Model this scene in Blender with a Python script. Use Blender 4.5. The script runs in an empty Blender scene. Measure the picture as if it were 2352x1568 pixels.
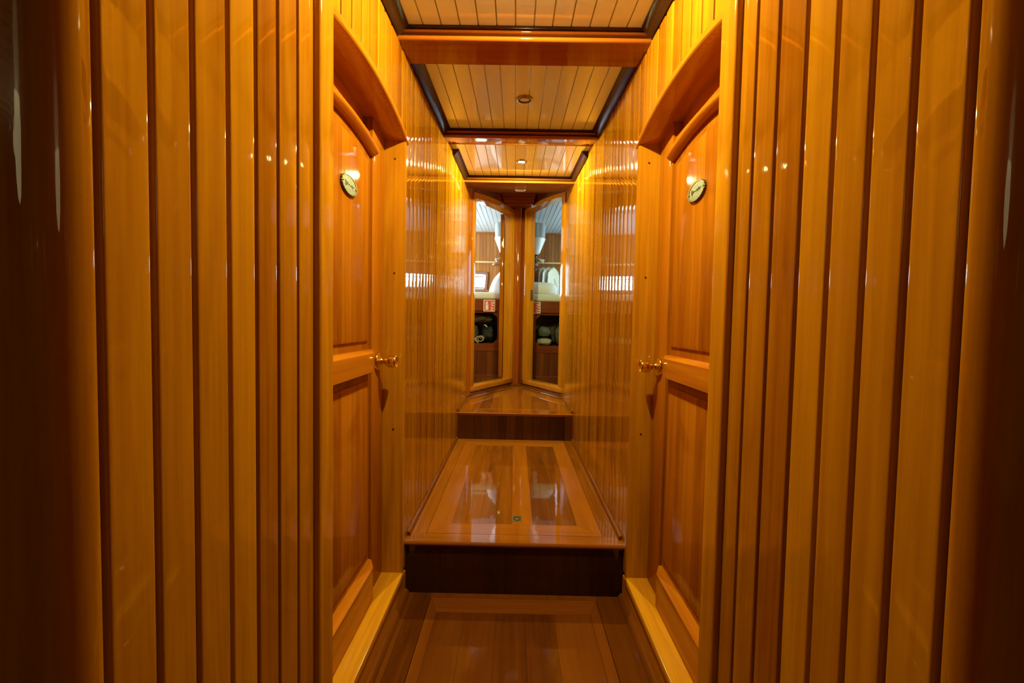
import bpy, bmesh, math, random
from mathutils import Vector, Matrix, noise
random.seed(7)
PI = math.pi
C = bpy.context.scene.collection
SC = bpy.context.scene

# ------------------------------------------------------------------ materials
def new_mat(name):
    m = bpy.data.materials.new(name); m.use_nodes = True
    nt = m.node_tree
    return m, nt, nt.nodes['Principled BSDF']

def wood(name, base, dark, axis='z', rough=.32, coat=1.0, coat_rough=.05, var=.35, grain=1.0, bump=.06, wav=14.0):
    """varnished timber: long grain along one axis, a tone of its own for every board"""
    m, nt, p = new_mat(name); N, L = nt.nodes, nt.links
    tc = N.new('ShaderNodeTexCoord'); geo = N.new('ShaderNodeNewGeometry')
    mp = N.new('ShaderNodeMapping')
    k = {'x': (0, 1, 1), 'y': (1, 0, 1), 'z': (1, 1, 0)}[axis]
    mp.inputs['Scale'].default_value = [90*grain if q else 2.2 for q in k]
    off = N.new('ShaderNodeVectorMath'); off.operation = 'SCALE'
    comb = N.new('ShaderNodeCombineXYZ')
    for i in range(3): L.new(geo.outputs['Random Per Island'], comb.inputs[i])
    L.new(comb.outputs[0], off.inputs[0]); off.inputs['Scale'].default_value = 37.0
    add = N.new('ShaderNodeVectorMath'); add.operation = 'ADD'
    L.new(tc.outputs['Object'], add.inputs[0]); L.new(off.outputs[0], add.inputs[1])
    L.new(add.outputs[0], mp.inputs['Vector'])
    n1 = N.new('ShaderNodeTexNoise'); n1.inputs['Scale'].default_value = 1.0
    n1.inputs['Detail'].default_value = 5; n1.inputs['Roughness'].default_value = .62
    L.new(mp.outputs[0], n1.inputs['Vector'])
    mp2 = N.new('ShaderNodeMapping'); mp2.inputs['Scale'].default_value = [16*grain if q else 1.6 for q in k]
    L.new(add.outputs[0], mp2.inputs['Vector'])
    n2 = N.new('ShaderNodeTexNoise'); n2.inputs['Scale'].default_value = 1.0
    n2.inputs['Detail'].default_value = 4; n2.inputs['Distortion'].default_value = 1.4
    L.new(mp2.outputs[0], n2.inputs['Vector'])
    mx = N.new('ShaderNodeMath'); mx.operation = 'MULTIPLY_ADD'
    L.new(n1.outputs[0], mx.inputs[0]); mx.inputs[1].default_value = .45
    h = N.new('ShaderNodeMath'); h.operation = 'MULTIPLY'; h.inputs[1].default_value = .55
    L.new(n2.outputs[0], h.inputs[0]); L.new(h.outputs[0], mx.inputs[2])
    isl = N.new('ShaderNodeMath'); isl.operation = 'MULTIPLY_ADD'
    L.new(geo.outputs['Random Per Island'], isl.inputs[0]); isl.inputs[1].default_value = var
    L.new(mx.outputs[0], isl.inputs[2])
    mr = N.new('ShaderNodeMapRange'); mr.inputs[1].default_value = .36; mr.inputs[2].default_value = .585+var*.9
    L.new(isl.outputs[0], mr.inputs[0])
    mix = N.new('ShaderNodeMix'); mix.data_type = 'RGBA'
    mix.inputs[6].default_value = (*dark, 1); mix.inputs[7].default_value = (*base, 1)
    L.new(mr.outputs[0], mix.inputs[0]); L.new(mix.outputs[2], p.inputs['Base Color'])
    p.inputs['Roughness'].default_value = rough; p.inputs['Specular IOR Level'].default_value = 0.
    p.inputs['Coat Weight'].default_value = coat; p.inputs['Coat Roughness'].default_value = coat_rough
    n3 = N.new('ShaderNodeTexNoise'); n3.inputs['Scale'].default_value = wav; n3.inputs['Detail'].default_value = 3
    mp3 = N.new('ShaderNodeMapping'); mp3.inputs['Scale'].default_value = [3 if q else .8 for q in k]
    L.new(add.outputs[0], mp3.inputs['Vector']); L.new(mp3.outputs[0], n3.inputs['Vector'])
    b = N.new('ShaderNodeBump'); b.inputs['Strength'].default_value = bump; b.inputs['Distance'].default_value = .01
    L.new(n3.outputs[0], b.inputs['Height'])
    L.new(b.outputs[0], p.inputs['Coat Normal']); L.new(b.outputs[0], p.inputs['Normal'])
    return m

def plain(name, col, rough=.5, metal=0., coat=0., nscale=0, namp=.15, bump=0., emit=None, trans=0.):
    m, nt, p = new_mat(name); N, L = nt.nodes, nt.links
    p.inputs['Base Color'].default_value = (*col, 1); p.inputs['Roughness'].default_value = rough
    p.inputs['Metallic'].default_value = metal; p.inputs['Coat Weight'].default_value = coat
    if trans: p.inputs['Transmission Weight'].default_value = trans
    if nscale:
        tc = N.new('ShaderNodeTexCoord'); n = N.new('ShaderNodeTexNoise')
        n.inputs['Scale'].default_value = nscale; n.inputs['Detail'].default_value = 4
        L.new(tc.outputs['Object'], n.inputs['Vector'])
        mix = N.new('ShaderNodeMix'); mix.data_type = 'RGBA'
        mix.inputs[6].default_value = (*[c*(1-namp) for c in col], 1)
        mix.inputs[7].default_value = (*[min(1, c*(1+namp)) for c in col], 1)
        L.new(n.outputs[0], mix.inputs[0]); L.new(mix.outputs[2], p.inputs['Base Color'])
        if bump:
            b = N.new('ShaderNodeBump'); b.inputs['Strength'].default_value = bump; b.inputs['Distance'].default_value = .01
            L.new(n.outputs[0], b.inputs['Height']); L.new(b.outputs[0], p.inputs['Normal'])
    if emit:
        p.inputs['Emission Color'].default_value = (*emit[0], 1); p.inputs['Emission Strength'].default_value = emit[1]
    return m

GOLD, GOLDD = (.54, .200, .006), (.25, .058, .002)
M = {}
M['board'] = wood('honey varnished boards', GOLD, GOLDD, 'z', var=.38, coat_rough=.03, bump=.02)
M['post'] = wood('red varnished posts', (.42, .095, .007), (.24, .043, .004), 'z', var=.2, coat=.55, coat_rough=.08)
M['doorz'] = wood('door timber upright', (.50, .152, .007), (.23, .048, .003), 'z', var=.25, coat=.45, coat_rough=.05, bump=.03)
M['doory'] = wood('door timber rails', (.58, .175, .009), (.34, .075, .005), 'y', var=.2, coat=.6, coat_rough=.05)
M['trimz'] = wood('casing timber upright', (.60, .225, .009), (.36, .105, .005), 'z', var=.15)
M['trimy'] = wood('casing timber lengthwise', (.60, .20, .009), (.38, .10, .005), 'y', var=.15)
M['sill'] = wood('pale threshold timber', (.72, .29, .014), (.48, .16, .008), 'y', rough=.45, coat=.4, coat_rough=.2, var=.1)
M['beam'] = wood('beam timber', (.38, .095, .009), (.24, .050, .005), 'x', var=.15)
M['soffit'] = wood('soffit timber', (.36, .115, .014), (.22, .06, .008), 'x', var=.15, coat=.2, coat_rough=.12)
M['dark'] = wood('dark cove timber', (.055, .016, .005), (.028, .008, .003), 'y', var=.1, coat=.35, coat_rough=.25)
M['tongue'] = wood('dark tongues in the grooves', (.075, .020, .004), (.05, .013, .003), 'z', coat=.6, coat_rough=.2, var=.1)  # floors of the grooves, coloured darker than the boards
M['hatch'] = wood('red mahogany hatch planks', (.36, .098, .007), (.12, .028, .003), 'y', rough=.5, coat_rough=.035, var=.5, grain=.8, bump=.025, wav=9)
M['hatchx'] = wood('red mahogany hatch ends', (.36, .10, .007), (.20, .048, .004), 'x', rough=.5, coat_rough=.035, var=.3, grain=.8, bump=.025, wav=9)
M['floor'] = wood('mahogany floor planks', (.20, .050, .005), (.06, .012, .002), 'y', rough=.5, coat_rough=.05, var=.55, grain=.8, bump=.05, wav=9)
M['floorx'] = wood('mahogany floor crosspieces', (.24, .060, .006), (.12, .028, .003), 'x', rough=.5, coat_rough=.035, var=.3, grain=.8, bump=.025, wav=9)
M['riser'] = wood('dark mahogany risers', (.050, .013, .005), (.016, .004, .002), 'z', rough=.45, coat=.6, coat_rough=.12, var=.5)
M['bunkx'] = wood('bunk rails red timber', (.26, .055, .012), (.15, .030, .008), 'x', rough=.4, coat=.5, coat_rough=.15, var=.2)
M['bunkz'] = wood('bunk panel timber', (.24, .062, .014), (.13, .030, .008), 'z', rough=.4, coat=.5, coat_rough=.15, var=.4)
M['cabin'] = wood('cabin wall boards', (.52, .21, .060), (.36, .125, .035), 'z', rough=.4, coat=.4, coat_rough=.2, var=.3)
M['rail'] = wood('pale dowel', (.75, .55, .28), (.62, .42, .2), 'x', rough=.45, coat=.3, coat_rough=.2, var=.1)
M['turned'] = wood('dark turned timber', (.10, .03, .015), (.05, .015, .008), 'z', var=.1)
M['mauve'] = wood('window frame timber', (.34, .16, .11), (.24, .105, .075), 'x', rough=.5, coat=.3, coat_rough=.3, var=.1)
M['white'] = plain('white ceiling paint', (.88, .86, .83), .30, coat=1.0, nscale=60, namp=.03, bump=.04)
M['cabwhite'] = plain('white cabin ceiling paint', (.74, .86, .90), .35, nscale=60, namp=.03)
M['brass'] = plain('polished brass', (.88, .70, .22), .14, metal=1, nscale=40, namp=.12)
M['oldbrass'] = plain('tarnished brass', (.115, .082, .04), .5, metal=.5, nscale=120, namp=.3, bump=.1)
M['bronze'] = plain('bronze lamp ring', (.34, .27, .20), .35, metal=1, nscale=60, namp=.15)
M['glassoff'] = plain('unlit lamp glass', (.85, .84, .82), .12, coat=1, nscale=30, namp=.1)
M['glow'] = plain('lit lamp glass', (.9, .85, .7), .3, emit=((1, .80, .48), 20))
M['glow3'] = plain('lit lamp glass bright', (.9, .85, .7), .3, emit=((1, .86, .60), 25))
M['plastic'] = plain('ivory plastic', (.80, .70, .58), .45, nscale=50, namp=.05)
M['linen'] = plain('white bed linen', (.82, .80, .76), .85, nscale=26, namp=.06, bump=.25)
M['sheet'] = plain('white sheet', (.80, .76, .70), .85, nscale=18, namp=.05, bump=.2)
M['cloth'] = plain('ecru cotton', (.72, .66, .54), .9, nscale=22, namp=.12, bump=.3)
M['cloth2'] = plain('off white cotton', (.82, .79, .70), .9, nscale=22, namp=.10, bump=.3)
M['cloth3'] = plain('pale yellow cotton', (.88, .80, .62), .9, nscale=22, namp=.10, bump=.3)
M['wire'] = plain('hanger wire', (.55, .50, .42), .35, metal=.8, nscale=30)
M['shade'] = plain('grey lamp fabric', (.42, .42, .38), .8, nscale=40, namp=.12, bump=.15)
M['opal'] = plain('opal white bowl', (.86, .88, .86), .25, nscale=30, namp=.03)
M['red'] = plain('sign red', (.72, .035, .02), .45, nscale=80, namp=.06)
M['signwhite'] = plain('sign white', (.82, .78, .70), .5, nscale=80, namp=.04)
M['brown'] = plain('brown blanket', (.11, .07, .035), .95, nscale=40, namp=.35, bump=.5)
M['olive'] = plain('olive cloth', (.15, .12, .055), .95, nscale=50, namp=.3, bump=.5)
M['cream'] = plain('cream towel', (.42, .36, .22), .95, nscale=60, namp=.2, bump=.5)
M['black'] = plain('black bag fabric', (.018, .017, .015), .6, nscale=40, namp=.4, bump=.4)
M['film'] = plain('clear plastic wrap', (.13, .135, .12), .12, coat=1, nscale=35, namp=.4, bump=.6)
M['ink'] = plain('engraved line', (.15, .10, .04), .5, metal=.6, nscale=50)
M['cable'] = plain('white plastic', (.85, .85, .84), .4, nscale=40, namp=.03)
M['plug'] = plain('timber plug', (.06, .02, .008), .5, nscale=80)
M['glass'] = plain('window glass', (.95, 1, 1), .03, trans=1.0, nscale=5, namp=.01)

# ------------------------------------------------------------------ mesh helpers
def T(*pts): return [Vector(p) for p in pts]
class MB:
    def __init__(self): self.bm = bmesh.new()
    def _face(self, vs):
        try: return self.bm.faces.new(vs)
        except ValueError: return None
    def box(self, x0, x1, y0, y1, z0, z1, b=0., seg=2, f=None):
        v = [self.bm.verts.new((x, y, z)) for x in (x0, x1) for y in (y0, y1) for z in (z0, z1)]
        fs = [self._face([v[i] for i in q]) for q in ((0,1,3,2),(4,6,7,5),(0,4,5,1),(2,3,7,6),(0,2,6,4),(1,5,7,3))]
        return self._fin(v, fs, b, seg, f)
    def _fin(self, v, fs, b, seg, f):
        if b > 0:
            es = list({e for q in fs if q for e in q.edges})
            r = bmesh.ops.bevel(self.bm, geom=es, offset=b, segments=seg, affect='EDGES', profile=.5, clamp_overlap=True)
            v = list({x for q in r['faces'] for x in q.verts} | {x for x in v if x.is_valid})
        if f:
            for x in v:
                if x.is_valid: x.co = Vector(f(x.co))
        return v
    def prism(self, poly, vec, b=0., seg=2, f=None):
        """closed 3D polygon swept along vec"""
        vec = Vector(vec)
        a = [self.bm.verts.new(p) for p in poly]; c = [self.bm.verts.new(Vector(p)+vec) for p in poly]
        n = len(a); fs = [self._face(a), self._face(c[::-1])]
        for i in range(n): fs.append(self._face([a[i], a[(i+1) % n], c[(i+1) % n], c[i]]))
        return self._fin(a+c, fs, b, seg, f)
    def loft(self, rings, closed=True, cap=True):
        R = [[self.bm.verts.new(p) for p in r] for r in rings]
        n = len(R[0])
        for i in range(len(R)-1):
            for j in range(n if closed else n-1):
                self._face([R[i][j], R[i][(j+1) % n], R[i+1][(j+1) % n], R[i+1][j]])
        if cap and closed:
            self._face(R[0][::-1]); self._face(R[-1])
        return R
    def lathe(self, prof, origin=(0,0,0), axis='z', n=32, cap=True):
        """prof: (radius, height) list turned about an axis"""
        o = Vector(origin); rings = []
        for r, h in prof:
            r = max(r, 1e-5); ring = []
            for k in range(n):
                a = 2*PI*k/n; c, s = r*math.cos(a), r*math.sin(a)
                ring.append(o + Vector({'z': (c, s, h), 'x': (h, c, s), 'y': (s, h, c)}[axis]))
            rings.append(ring)
        return self.loft(rings, True, cap)
    def tube(self, pts, r, n=10):
        pts = [Vector(p) for p in pts]; rings = []
        for i, p in enumerate(pts):
            d = (pts[min(i+1, len(pts)-1)] - pts[max(i-1, 0)]).normalized()
            u = d.cross(Vector((.3, .2, .93))).normalized(); w = d.cross(u)
            rr = r[i] if isinstance(r, (list, tuple)) else r
            rings.append([p + u*rr*math.cos(2*PI*k/n) + w*rr*math.sin(2*PI*k/n) for k in range(n)])
        return self.loft(rings)
    def blob(self, fn, nu=32, nv=18):
        rings = []
        for i in range(nv+1):
            t = -PI/2 + PI*i/nv
            rings.append([fn(2*PI*k/nu, t) for k in range(nu)])
        return self.loft(rings, True, True)
    def build(self, name, mat, parent=None, smooth=True, sharp=.6, merge=True):
        bm = self.bm
        bmesh.ops.dissolve_degenerate(bm, dist=1e-7, edges=bm.edges)
        bmesh.ops.recalc_face_normals(bm, faces=bm.faces)
        for f in bm.faces: f.smooth = smooth
        for e in bm.edges:
            if len(e.link_faces) == 2:
                e.smooth = e.calc_face_angle(0) < sharp
        me = bpy.data.meshes.new(name); bm.to_mesh(me); bm.free()
        me.materials.append(mat)
        o = bpy.data.objects.new(name, me); C.objects.link(o)
        if parent: o.parent = parent
        return o

def tag(o, label=None, cat=None, group=None, kind=None):
    if label: o['label'] = label
    if cat: o['category'] = cat
    if group: o['group'] = group
    if kind: o['kind'] = kind
    return o
def struct(o, label, cat): return tag(o, label, cat, kind='structure')
def empty(name, loc=(0,0,0), rz=0., kind=None):
    o = bpy.data.objects.new(name, None); C.objects.link(o); o.location = loc; o.rotation_euler = (0,0,rz)
    o.empty_display_size = .05
    if kind: o['kind'] = kind
    return o
def copy_tree(o, parent=None):
    c = o.copy(); C.objects.link(c)
    if parent: c.parent = parent
    for ch in list(o.children): copy_tree(ch, c)
    return c

# ------------------------------------------------------------------ dimensions (metres; x across, y along, z up)
HW = .40                                   # half width of the passage
H1, H2, HC = .197, .383, .383              # first step, second step, cabin sole
Y1, Y2 = 1.529, 2.905                      # risers
def ceil_z(y): return 1.8195 + .0775*y
ARC_C, ARC_H = 1.172, .30
def arch(y, top=1.642, drop=.037): return top - drop*((y-ARC_C)/ARC_H)**2

# ------------------------------------------------------------------ boarded walls
def board(mb, s, y0, y1, z0, z1, g=.0075, x=HW, bot=None, e=1.):
    a, b = y0+g/2, y1-g/2; m = (a+b)/2
    prof = [(a,.016),(a,.0026),(a+.0006,.0011),(a+.0016,.0003),(a+.0030,.0),(a+.0050,-.00012),(m,-.0003),(b-.0050,-.00012),(b-.0030,0),(b-.0016,.0003),(b-.0006,.0011),(b,.0026),(b,.016)]
    tl = random.uniform(-1, 1)*(.011 if e != 1 else .005)
    prof = [(y, d + (tl*(y-m) if abs(d) < .01 else 0)) for y, d in prof]
    if e != 1:
        prof = [(a+(y-a)*e if y < m else (b-(b-y)*e if y > m else m), d*e if abs(d) < .01 else d) for y, d in prof]
    if bot:
        lo = [(s*(x+d), y, bot(y)) for y, d in prof]; hi = [(s*(x+d), y, z1) for y, d in prof]
        mb.loft([lo, hi])
    else:
        mb.prism([(s*(x+d), y, z0) for y, d in prof], (0,0,z1-z0))

G = {-1: [.397,.457,.515,.578,.639,.698,.761,.822], 1: [.402,.460,.515,.574,.635,.703,.768,.822]}
VB = {-1: ((-.4146, 3.532), (-.0356, 4.2439)), 1: ((.4190, 3.6086), (.0430, 4.2565))}
for s, side in ((-1, 'left'), (1, 'right')):
    mb = MB(); g = G[s]
    yend = 3.60 if s < 0 else 3.66
    # rounded corner board where the passage begins
    r = .030; y0 = g[0]-.003; prof = [(y0, .016), (y0, .003), (y0-.001, .001), (y0-.003, 0)]
    for k in range(0, 13):
        th = PI/2*k/12; prof.append((y0-.007-r*math.sin(th), r*(1-math.cos(th))))
    prof += [(y0-.007-r, .06), (y0-.02, .06), (y0-.02, .016)]
    mb.prism([(s*(HW+d), y, 0) for y, d in prof], (0,0,2.06))
    for i in range(len(g)-1): board(mb, s, g[i], g[i+1], 0, 2.06)
    yb = .822
    k = 0
    ys = [.822 + .0617*i for i in range(12)]
    for i in range(11):
        board(mb, s, ys[i], ys[i+1], 0, 2.06, bot=lambda y: arch(min(max(y, .87), 1.48))+.012)
    y = ys[-1]
    while y < yend:
        board(mb, s, y, min(y+.060, yend+.03), .1, 2.30, g=.0022, e=.42); y += .060
    wl = struct(mb.build('wall_'+side, M['board']), 'varnished honey wood board wall on the %s of the passage' % side, 'wall')
    # dark tongues behind the grooves
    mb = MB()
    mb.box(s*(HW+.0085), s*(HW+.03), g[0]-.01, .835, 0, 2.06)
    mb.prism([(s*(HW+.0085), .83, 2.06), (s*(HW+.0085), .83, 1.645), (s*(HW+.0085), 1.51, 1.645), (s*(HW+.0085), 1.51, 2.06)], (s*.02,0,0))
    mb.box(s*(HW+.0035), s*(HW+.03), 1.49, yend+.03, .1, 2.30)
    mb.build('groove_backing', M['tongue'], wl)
    # the wider lobby behind the camera
    mb = MB()
    for i in range(32): mb.box(s*(.462+.062*i), s*(.462+.062*i+.058), .358, .38, 0, 2.0)
    mb.box(s*.46, s*2.42, .366, .40, 0, 2.0)
    mb.box(s*2.4, s*2.43, -3.0, .38, 0, 2.0)
    struct(mb.build('wall_lobby_'+side, M['board']), 'varnished board return wall where the passage opens out on the %s' % side, 'wall')
mb = MB(); mb.box(-2.45, 2.45, -3.03, -3.0, 0, 2.0)
struct(mb.build('wall_back', M['board']), 'varnished wall behind the camera', 'wall')

# ------------------------------------------------------------------ ceiling, beams, coves
mb = MB()
def slope(p): return (p.x, p.y, p.z + ceil_z(p.y))
w = .058
for i in range(-42, 42):
    xa = i*w - w*.5
    if abs(xa+w/2) > .43:
        mb.box(xa+.0008, xa+w-.0008, -3.0, .37, 0, .02, b=.003, seg=1, f=slope)
        continue
    mb.box(xa+.0001, xa+w-.0001, -3.0, 3.16, 0, .02, b=.0022, seg=1, f=slope)
mb.prism([(-2.45,-3.0,.012),(2.45,-3.0,.012),(2.45,.37,.012),(-2.45,.37,.012)], (0,0,.02), f=slope)
mb.prism([(-.46,.37,.012),(.46,.37,.012),(.46,3.16,.012),(-.46,3.16,.012)], (0,0,.02), f=slope)
struct(mb.build('ceiling', M['white']), 'white painted plank ceiling sloping up along the passage', 'ceiling')

def beam(name, yf, zb, yb_, zbk, label):
    """deck beam: stepped mouldings on the front, flat underside rising to the back"""
    zc = ceil_z(yf)
    hgt = zc - zb
    def half(y0, zm, r, n=8):      # half round bead bulging towards the viewer
        return [(y0-r*1.15*math.sin(PI*k/n), zm+r*math.cos(PI*k/n)) for k in range(n+1)]
    pr = [(yf+.004, zc+.01)]
    pr += half(yf-.004, zc-hgt*.36, hgt*.11)
    pr += [(yf+.016, zc-hgt*.49), (yf+.016, zc-hgt*.66)]
    pr += half(yf+.000, zc-hgt*.835, hgt*.165)
    pr += [(yf+.004, zb), (yb_, zbk), (yb_, ceil_z(yb_)+.02)]
    mb = MB()
    mb.prism([(-HW-.02, y, z) for y, z in pr], (2*HW+.04, 0, 0))
    o = struct(mb.build(name, M['beam'], sharp=.7), label, 'beam')
    mb = MB(); mb.box(-HW+.03, HW-.03, yf-.014, yf+.006, zc-hgt*.24, zc+.004, b=.002); mb.build('cove_strip', M['dark'], o)
    return o
beam('beam', 1.390, 1.887, 1.54, 1.902, 'varnished wooden ceiling beam with stepped moulding, first and largest overhead')
beam('beam.001', 2.243, 1.949, 2.56, 2.034, 'second varnished ceiling beam between the two ceiling spotlights')
for n, (ya, yb_) in enumerate(((-.2, 1.37), (1.54, 2.22), (2.56, 3.13))):
    for s in (-1, 1):
        mb = MB()
        pr = [(0, .0), (0, -.034), (-.005, -.038), (-.014, -.033), (-.027, -.018), (-.036, -.006), (-.036, 0)]
        lo = max(ya, .36)
        mb.loft([[(s*(HW+dx), y, ceil_z(y)+dz+.001) for dx, dz in pr] for y in (lo, yb_)])
        struct(mb.build('trim_%d' % (1+n*2+(s > 0)), M['dark']),
               'dark cove strip between ceiling planks and %s wall, %s bay' % ('left' if s < 0 else 'right', ('nearest', 'middle', 'farthest')[n]), 'trim')
# boxed soffit over the two far doors with its beam face
mb = MB()
def soff(y): return 2.0184 + .21*(y-3.15)
zc3 = ceil_z(3.13)
def half(y0, zm, r, n=8): return [(y0-r*1.15*math.sin(PI*k/n), zm+r*math.cos(PI*k/n)) for k in range(n+1)]
pr = [(3.150, zc3+.02)] + half(3.140, zc3-.018, .0055) + [(3.162, zc3-.024), (3.162, zc3-.031)] + half(3.146, zc3-.0385, .0072)
pr += [(3.15, 2.0184), (4.30, soff(4.30)), (4.30, soff(4.3)+.05), (3.2, 2.16)]
mb.prism([(-HW-.05, y, z) for y, z in pr], (2*HW+.1, 0, 0))
struct(mb.build('beam.002', M['soffit'], sharp=.7), 'farthest varnished ceiling beam running into the sloped soffit above the open doorways', 'beam')
mb = MB(); mb.box(-HW+.03, HW-.03, 3.128, 3.152, zc3-.011, zc3+.004, b=.002); mb.build('cove_strip', M['dark'], bpy.data.objects['beam.002'])
mb = MB()
for (ya, zt, zb_) in ((3.985, 0, -.020), (3.995, -.022, -.046), (4.01, -.05, -.075)):
    hw_ = .158 - (ya-3.985)*.5; mb.box(-hw_, hw_, ya, 4.04, soff(4.0)+zb_, soff(4.0)+zt+.01, b=.006, seg=3)
mb.box(-.125, .135, 4.02, 4.14, soff(4.0)-.09, soff(4.0)+.03)
struct(mb.build('trim_7', M['bunkx']), 'small stepped moulding above the post between the open doorways', 'trim')

# ------------------------------------------------------------------ floors and steps
def planks(mb, x0, x1, y0, y1, z0, z1, w, jit=.25, gap=.0003, b=.0003):
    x = x0
    while x < x1-1e-4:
        ww = w*(1+random.uniform(-jit, jit)); xe = min(x+ww, x1)
        if x1-xe < w*.35: xe = x1
        mb.box(x+gap/2, xe-gap/2, y0, y1, z0, z1, b=b, seg=1); x = xe
# lower floor
mb = MB(); mb.box(-2.45, 2.45, -3.0, 1.60, -.08, -.031); mb.box(-HW-.06, HW+.06, Y1+.032, 4.4, -.08, H1-.062); mb.box(-1.8, 1.8, 3.36, 6.4, .0, .30)
mb.box(-HW-.06, HW+.06, Y2+.032, 4.4, .05, H2-.032)
struct(mb.build('floor_base', M['riser']), 'dark timber under the floor planks', 'floor')
mb = MB()
planks(mb, -HW-.06, -.30, .36, 1.53, -.03, 0, .05); planks(mb, .30, HW+.06, .36, 1.53, -.03, 0, .05)
planks(mb, -2.45, 2.45, -3.0, .36, -.03, 0, .09)
mb.box(-.30, .30, 1.5045, 1.53, -.03, 0)
struct(mb.build('floor', M['floor']), 'dark mahogany floor at the foot of the first step', 'floor')
t = empty('floor_hatch', (0, .94, 0))
tag(t, 'lower mahogany floor hatch in front of the first dark riser', 'hatch', 'floor hatches')
def hatch_frame(t, x0, x1, y0, y1, wx, wy, z0, z1, loc, mx, my):
    X = lambda x, y, z: (x-loc[0], y-loc[1], z-loc[2])
    for name, q, m in (('end_board', [(x0,y1),(x1,y1),(x1-wx,y1-wy),(x0+wx,y1-wy)], mx), ('end_board', [(x0,y0),(x1,y0),(x1-wx,y0+wy),(x0+wx,y0+wy)], mx),
                       ('side_board', [(x0,y0),(x0,y1),(x0+wx,y1-wy),(x0+wx,y0+wy)], my), ('side_board', [(x1,y0),(x1,y1),(x1-wx,y1-wy),(x1-wx,y0+wy)], my)):
        mb = MB(); mb.prism([X(x, y, z0) for x, y in q], (0,0,z1-z0), b=.0006, seg=1); mb.build(name, m, t)
hatch_frame(t, -.2985, .2985, .38, 1.503, .034, .078, -.025, .0005, (0,.94,0), M['floorx'], M['floor'])
mb = MB(); planks(mb, -.264, .264, .459-.94, 1.4245-.94, -.025, .0004, .085); mb.build('plank_panel', M['floor'], t)
# first step
mb = MB()
yn = Y1-.012
mb.prism([(-HW-.01, yn+.006, H1-.014), (-HW-.01, yn, H1-.010), (-HW-.01, yn, H1-.005), (-HW-.01, yn+.004, H1), (-HW-.01, 1.581, H1), (-HW-.01, 1.581, H1-.02), (-HW-.01, yn+.01, H1-.02)], (2*HW+.02,0,0))
mb.box(-.334, .334, 2.842, Y2+.02, H1-.03, H1)
struct(mb.build('step', M['hatchx']), 'rounded wooden nosing board along the front edge of the first step', 'step')
mb = MB()
planks(mb, -HW-.01, -.334, 1.5815, Y2+.02, H1-.03, H1, .034, 0); planks(mb, .334, HW+.01, 1.5815, Y2+.02, H1-.03, H1, .034, 0)
mb.box(-.32, .32, 1.60, 2.83, H1-.06, H1-.03)
struct(mb.build('step.001', M['hatch']), 'mahogany margin boards around the hatch on the first step', 'step')
mb = MB(); 
x = -HW
for ww in (.13, .16, .12, .17, .10, .12):
    mb.box(x+.0003, x+ww-.0003, Y1, Y1+.03, -.02, H1-.012); x += ww
struct(mb.build('step.002', M['riser']), 'near black riser board of the first step', 'step')
t = empty('floor_hatch', (0, 2.2, H1))
tag(t, 'large reddish floor hatch on the first step with a brass ring pull', 'hatch', 'floor hatches')
hatch_frame(t, -.333, .333, 1.5825, 2.841, .085, .085, H1-.025, H1+.0004, (0,2.2,H1), M['hatchx'], M['hatch'])
mb = MB(); planks(mb, -.2478, .2478, 1.668-2.2, 2.7555-2.2, -.025, .0003, .075, .3); mb.build('plank_panel', M['hatch'], t)
mb = MB()
rx, ry = .010, 1.715-2.2
mb.box(rx-.019, rx+.019, ry-.025, ry+.025, -.004, .0022, b=.0012)
rp = mb.build('ring_pull', M['oldbrass'], t); rp['label'] = 'square brass ring pull plate'
mb = MB()
mb.tube([(rx+.012*math.cos(a), ry-.004+.015*math.sin(a), .0040) for a in [2*PI*k/24 for k in range(25)]], .0022, 8)
mb.box(rx-.006, rx+.006, ry+.009, ry+.015, .002, .0055, b=.001)
mb.build('ring', M['oldbrass'], rp)
for a, b_ in ((-.014,-.02),(.014,-.02),(-.014,.02),(.014,.02)):
    mb = MB(); mb.lathe([(.0025,.002),(.0025,.0032),(.001,.0036)], (rx+a, ry+b_, 0), n=10); mb.build('screw', M['ink'], rp)
mb = MB(); mb.lathe([(.010,.0015),(.010,.0026)], (rx, ry-.004, 0), n=20); mb.build('finger_well', M['ink'], rp)
# second step
mb = MB()
yn = Y2-.010
mb.prism([(-HW-.01, yn+.006, H2-.012), (-HW-.01, yn, H2-.009), (-HW-.01, yn, H2-.004), (-HW-.01, yn+.004, H2), (-HW-.01, 3.0, H2), (-HW-.01, 3.0, H2-.02), (-HW-.01, yn+.01, H2-.02)], (2*HW+.02,0,0))
mb.prism([(-.30,3.0005,H2-.03),(.30,3.0005,H2-.03),(.255,3.045,H2-.03),(-.255,3.045,H2-.03)], (0,0,.03), b=.0006, seg=1)
struct(mb.build('step.003', M['hatchx']), 'rounded nosing and crosspiece at the front of the second step', 'step')
mb = MB()
planks(mb, -HW-.02, -.30, 3.0005, 4.30, H2-.03, H2, .06, 0); planks(mb, .30, HW+.02, 3.0005, 4.30, H2-.03, H2, .06, 0)
for s in (-1, 1):
    mb.prism([(s*.30,3.0005,H2-.03),(s*.30,4.3,H2-.03),(s*.255,4.3,H2-.03),(s*.255,3.045,H2-.03)], (0,0,.03), b=.0006, seg=1)
planks(mb, -.2545, .2545, 3.0455, 4.30, H2-.03, H2, .085)
struct(mb.build('step.004', M['hatch']), 'mahogany planked landing before the two open doorways', 'step')
mb = MB(); x = -HW
for i in range(14):
    ww = 2*HW/14; mb.box(x+.0003, x+ww-.0003, Y2, Y2+.03, H1-.02, H2-.01); x += ww
struct(mb.build('step.005', wood('brown mahogany riser', (.11,.030,.008), (.030,.008,.003), 'z', rough=.45, coat=.6, coat_rough=.12, var=.6)), 'striped dark riser board of the second step', 'step')
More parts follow.
